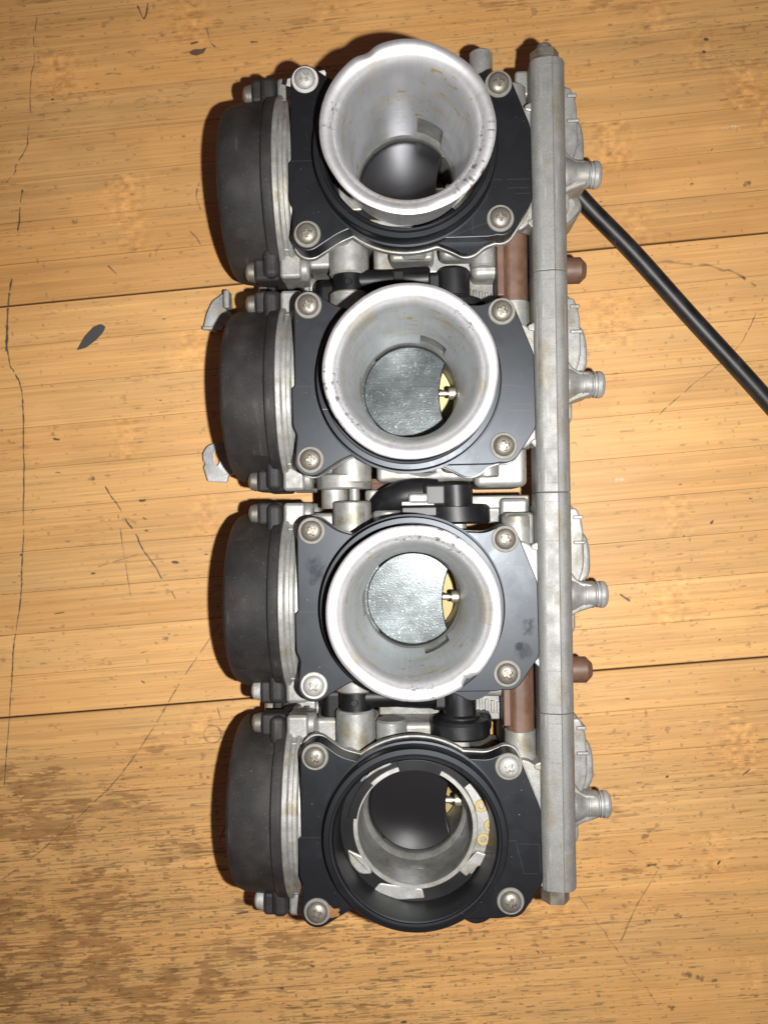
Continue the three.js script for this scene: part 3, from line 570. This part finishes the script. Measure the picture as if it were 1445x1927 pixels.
{
  const z = between(1);
  mesh('sync_spring_seat', [latheZ([[0, -9], [10.8, -9], [11.4, -8.4], [11.4, -3.6], [10.8, -3], [0, -3]], -26.4, 47, z, 40), rodZ(5.6, z - 3, z + 5, -30.6, 45, 0.3), rodZ(2.2, z - 3.2, z + 6, -22.2, 48, 0.2)], M.cast, bank);
  mesh('adjuster_screw', [rodZ(3.4, z - 2.6, z + 3.8, -14.8, 40, 0.6), rodZ(2.6, z - 12, z - 7, -8.8, 34, 0.3), latheZ([[0, -11], [11, -11], [12, -9.5], [8, -6], [0, -6]], 6, 36, z, 36)], M.zinc, bank);
  mesh('lever_bracket', [box(-15.8, 12, 34, 37, z - 7.6, z - 5.4, 0.4), box(-15.8, 3, 32, 34.6, z - 6, z + 6, 0.6), rodY(4.2, 32, 36, -8, z + 1, 0.5)], M.oxide, bank, { label: 'rusty brown lever bracket' });
  mesh('rubber_elbow', [
    tube([[-13, 38, z + 8], [-9, 45, z + 3.5], [-3, 48, z + 0.5], [4, 48.5, z - 0.5], [12, 49, z]], 6.6, 40, 24), rodZ(6.9, z - 5, z + 6, 19.5, 51, 1.2),
    latheZ([[0, 4.0], [13, 4.0], [14.2, 5], [14.4, 11], [13.4, 12], [0, 12]], 19.6, 44, z, 48), box(6, 16, 40, 56.5, z - 5, z + 5, 2), box(-3, 12, 46, 55.8, z + 4.4, z + 9, 1),
  ], M.rubber, bank);
  mesh('hose_clip', [box(-2.6, 10.6, 55.5, 56.4, z + 2.6, z + 4.2, 0.3), box(0.2, 8.2, 55, 58, z - 0.6, z + 3.2, 1.2)], M.zinc, bank);
  mesh('choke_bar', [box(26, 50, 38, 46, z + 0.4, z + 6, 0.8), box(30, 50, 30, 44, z + 3, z + 12, 1)], M.castDark, bank);
  mesh('float_chamber_side', box(38, 49.6, 40, 61.6, z + 7.6, z + 21, 1.6), M.cast, bank);
}
// through bolt of the rail
{
  const z0 = -167.3, z1 = 153.7, x = 56.3, y = 65;
  const hex = (r, a, b) => { const g = new THREE.CylinderGeometry(r, r, b - a, 6).rotateX(Math.PI / 2).rotateZ(Math.PI / 6).translate(x, y, (a + b) / 2); return g.toNonIndexed(); };
  const b = mesh('through_bolt', [rodZ(2.9, z0 - 7.2, z1 + 1, x - 0.6, y + 1, 0.5, 24), hex(5.4, z1 + 0.05, z1 + 5).translate(-1.2, 1.5, 0)], M.screw, bank);
  mesh('hex_nut', [hex(5.6, z0 - 4.2, z0 - 0.6).translate(-0.6, 1, 0), latheZ([[0, -0.7], [5.6, -0.7], [5.9, -0.3], [5.9, 0], [0, 0]], x - 0.6, y + 1, z0, 28)], M.screw, b);
}
// pieces at the far ends and under the bank
mesh('vent_nipple', [rodZ(4.7, carbZ(0) - 53, carbZ(0) - 24, 32.4, 50, 0.8)], M.cast, bank);
mesh('end_plug', [rodZ(5.4, carbZ(0) - 46, carbZ(0) - 24, 22, 56, 1.5)], M.rubber, bank);
mesh('end_lug', [box(45, 51, 40, 60, carbZ(0) - 40.5, carbZ(0) - 30, 1.6)], M.cast, bank);
mesh('accelerator_pump', [slab(outline([[58, 0, 1], [73, 2, 3], [75.5, 8, 4], [70, 15, 4], [60, 19, 2]]), 14, 42, 3.5, 10)], M.cast, bank, { at: [0, 0, carbZ(0)] });
for (const i of [2, 3]) mesh('bowl_plug', [rodX(5, 60, 75.6, 38, carbZ(i) - 13, 2.2, 28)], M.cast, bank);
mesh('cable_bracket', (() => {
  const a = slab(outline([[-94.3, -38.1, 0.6], [-92.9, -44.2, 2], [-90, -50.3, 2], [-85.8, -53, 2], [-84.0, -54.4, 0.6], [-81.4, -53.5, 0.6], [-80.7, -48, 1], [-81.2, -43.9, 1], [-60, -38, 1], [-60, -28, 1], [-84.6, -38.6, 1], [-88.2, -35.9, 1], [-93.7, -37, 0.6]]), 3.6, 6, 0.5, 6, 3);
  return [a, box(-83.6, -81.0, 4, 11.5, -54, -45.5, 0.9), box(-94.4, -84.6, 5, 7.6, -38.2, -36.6, 0.5)];
})(), M.zinc, bank, { at: [0, 0, carbZ(1)], label: 'fan shaped end of the zinc cable bracket' });
mesh('cable_bracket', (() => {
  const s = outline([[-95.6, 20.8, 1], [-93.1, 16.8, 2], [-88.9, 15.8, 2], [-84.5, 17.5, 2], [-60, 20, 1], [-60, 32, 1], [-80.2, 30, 1], [-83.6, 31.3, 0.6], [-84.4, 34.4, 0.6], [-93.3, 33.9, 0.8], [-95.3, 27, 0.6], [-94.3, 25.6, 0.4], [-95.3, 24.3, 0.6]]);
  const h = new THREE.Path(); h.absellipse(-89.0, -22.6, 2.2, 4.6, 0, Math.PI * 2, true); s.holes.push(h);
  return slab(s, 3.6, 6, 0.5, 16, 3);
})(), M.zinc, bank, { at: [0, 0, carbZ(1)], label: 'slotted hook end of the zinc cable bracket' });

// ---------------------------------------------------------------- loose things on the table
function thing(m, label, category) { m.userData.label = label; m.userData.category = category; return m; }
thing(mesh('rubber_hose', tube([[40, 24, -176], [60, 15, -159], [76.5, 10, -141.5], [98.5, 8, -119.5], [125.3, 7.5, -89.3], [152, 7.5, -59.5], [168, 7.5, -41], [200, 7.5, -2], [225, 7.5, 36]], 3.9, 140, 28), M.rubber, scene, { tile: 40 }), 'thin black rubber hose running out from under the rail to the right edge', 'hose');
thing(mesh('dark_flake', slab(outline([[-159.9, -76.8, 0.5], [-156.2, -83.3, 1], [-151.7, -88, 1], [-148.2, -89.2, 1], [-146, -87.9, 0.8], [-147.4, -84.9, 1], [-150.9, -81.4, 1], [-155.4, -78, 1]]), 0.1, 0.7, 0.15, 6), M.flake, scene), 'small leaf shaped dark grey flake lying on the table by the long seam', 'flake');
thing(mesh('bark_chip', (() => { const g = slab(outline([[-106.2, -217.4, 0.4], [-103.6, -218.7, 0.6], [-100.1, -218.6, 0.6], [-97.9, -219.4, 0.3], [-99.2, -216.8, 0.6], [-102.7, -215.7, 0.8], [-105.3, -216.2, 0.6]]), 0.08, 0.6, 0.15, 6); return g; })(), M.oxide, scene), 'tiny crescent shaped brown chip lying near the upper edge of the table', 'chip');

renderer.render(scene, camera);
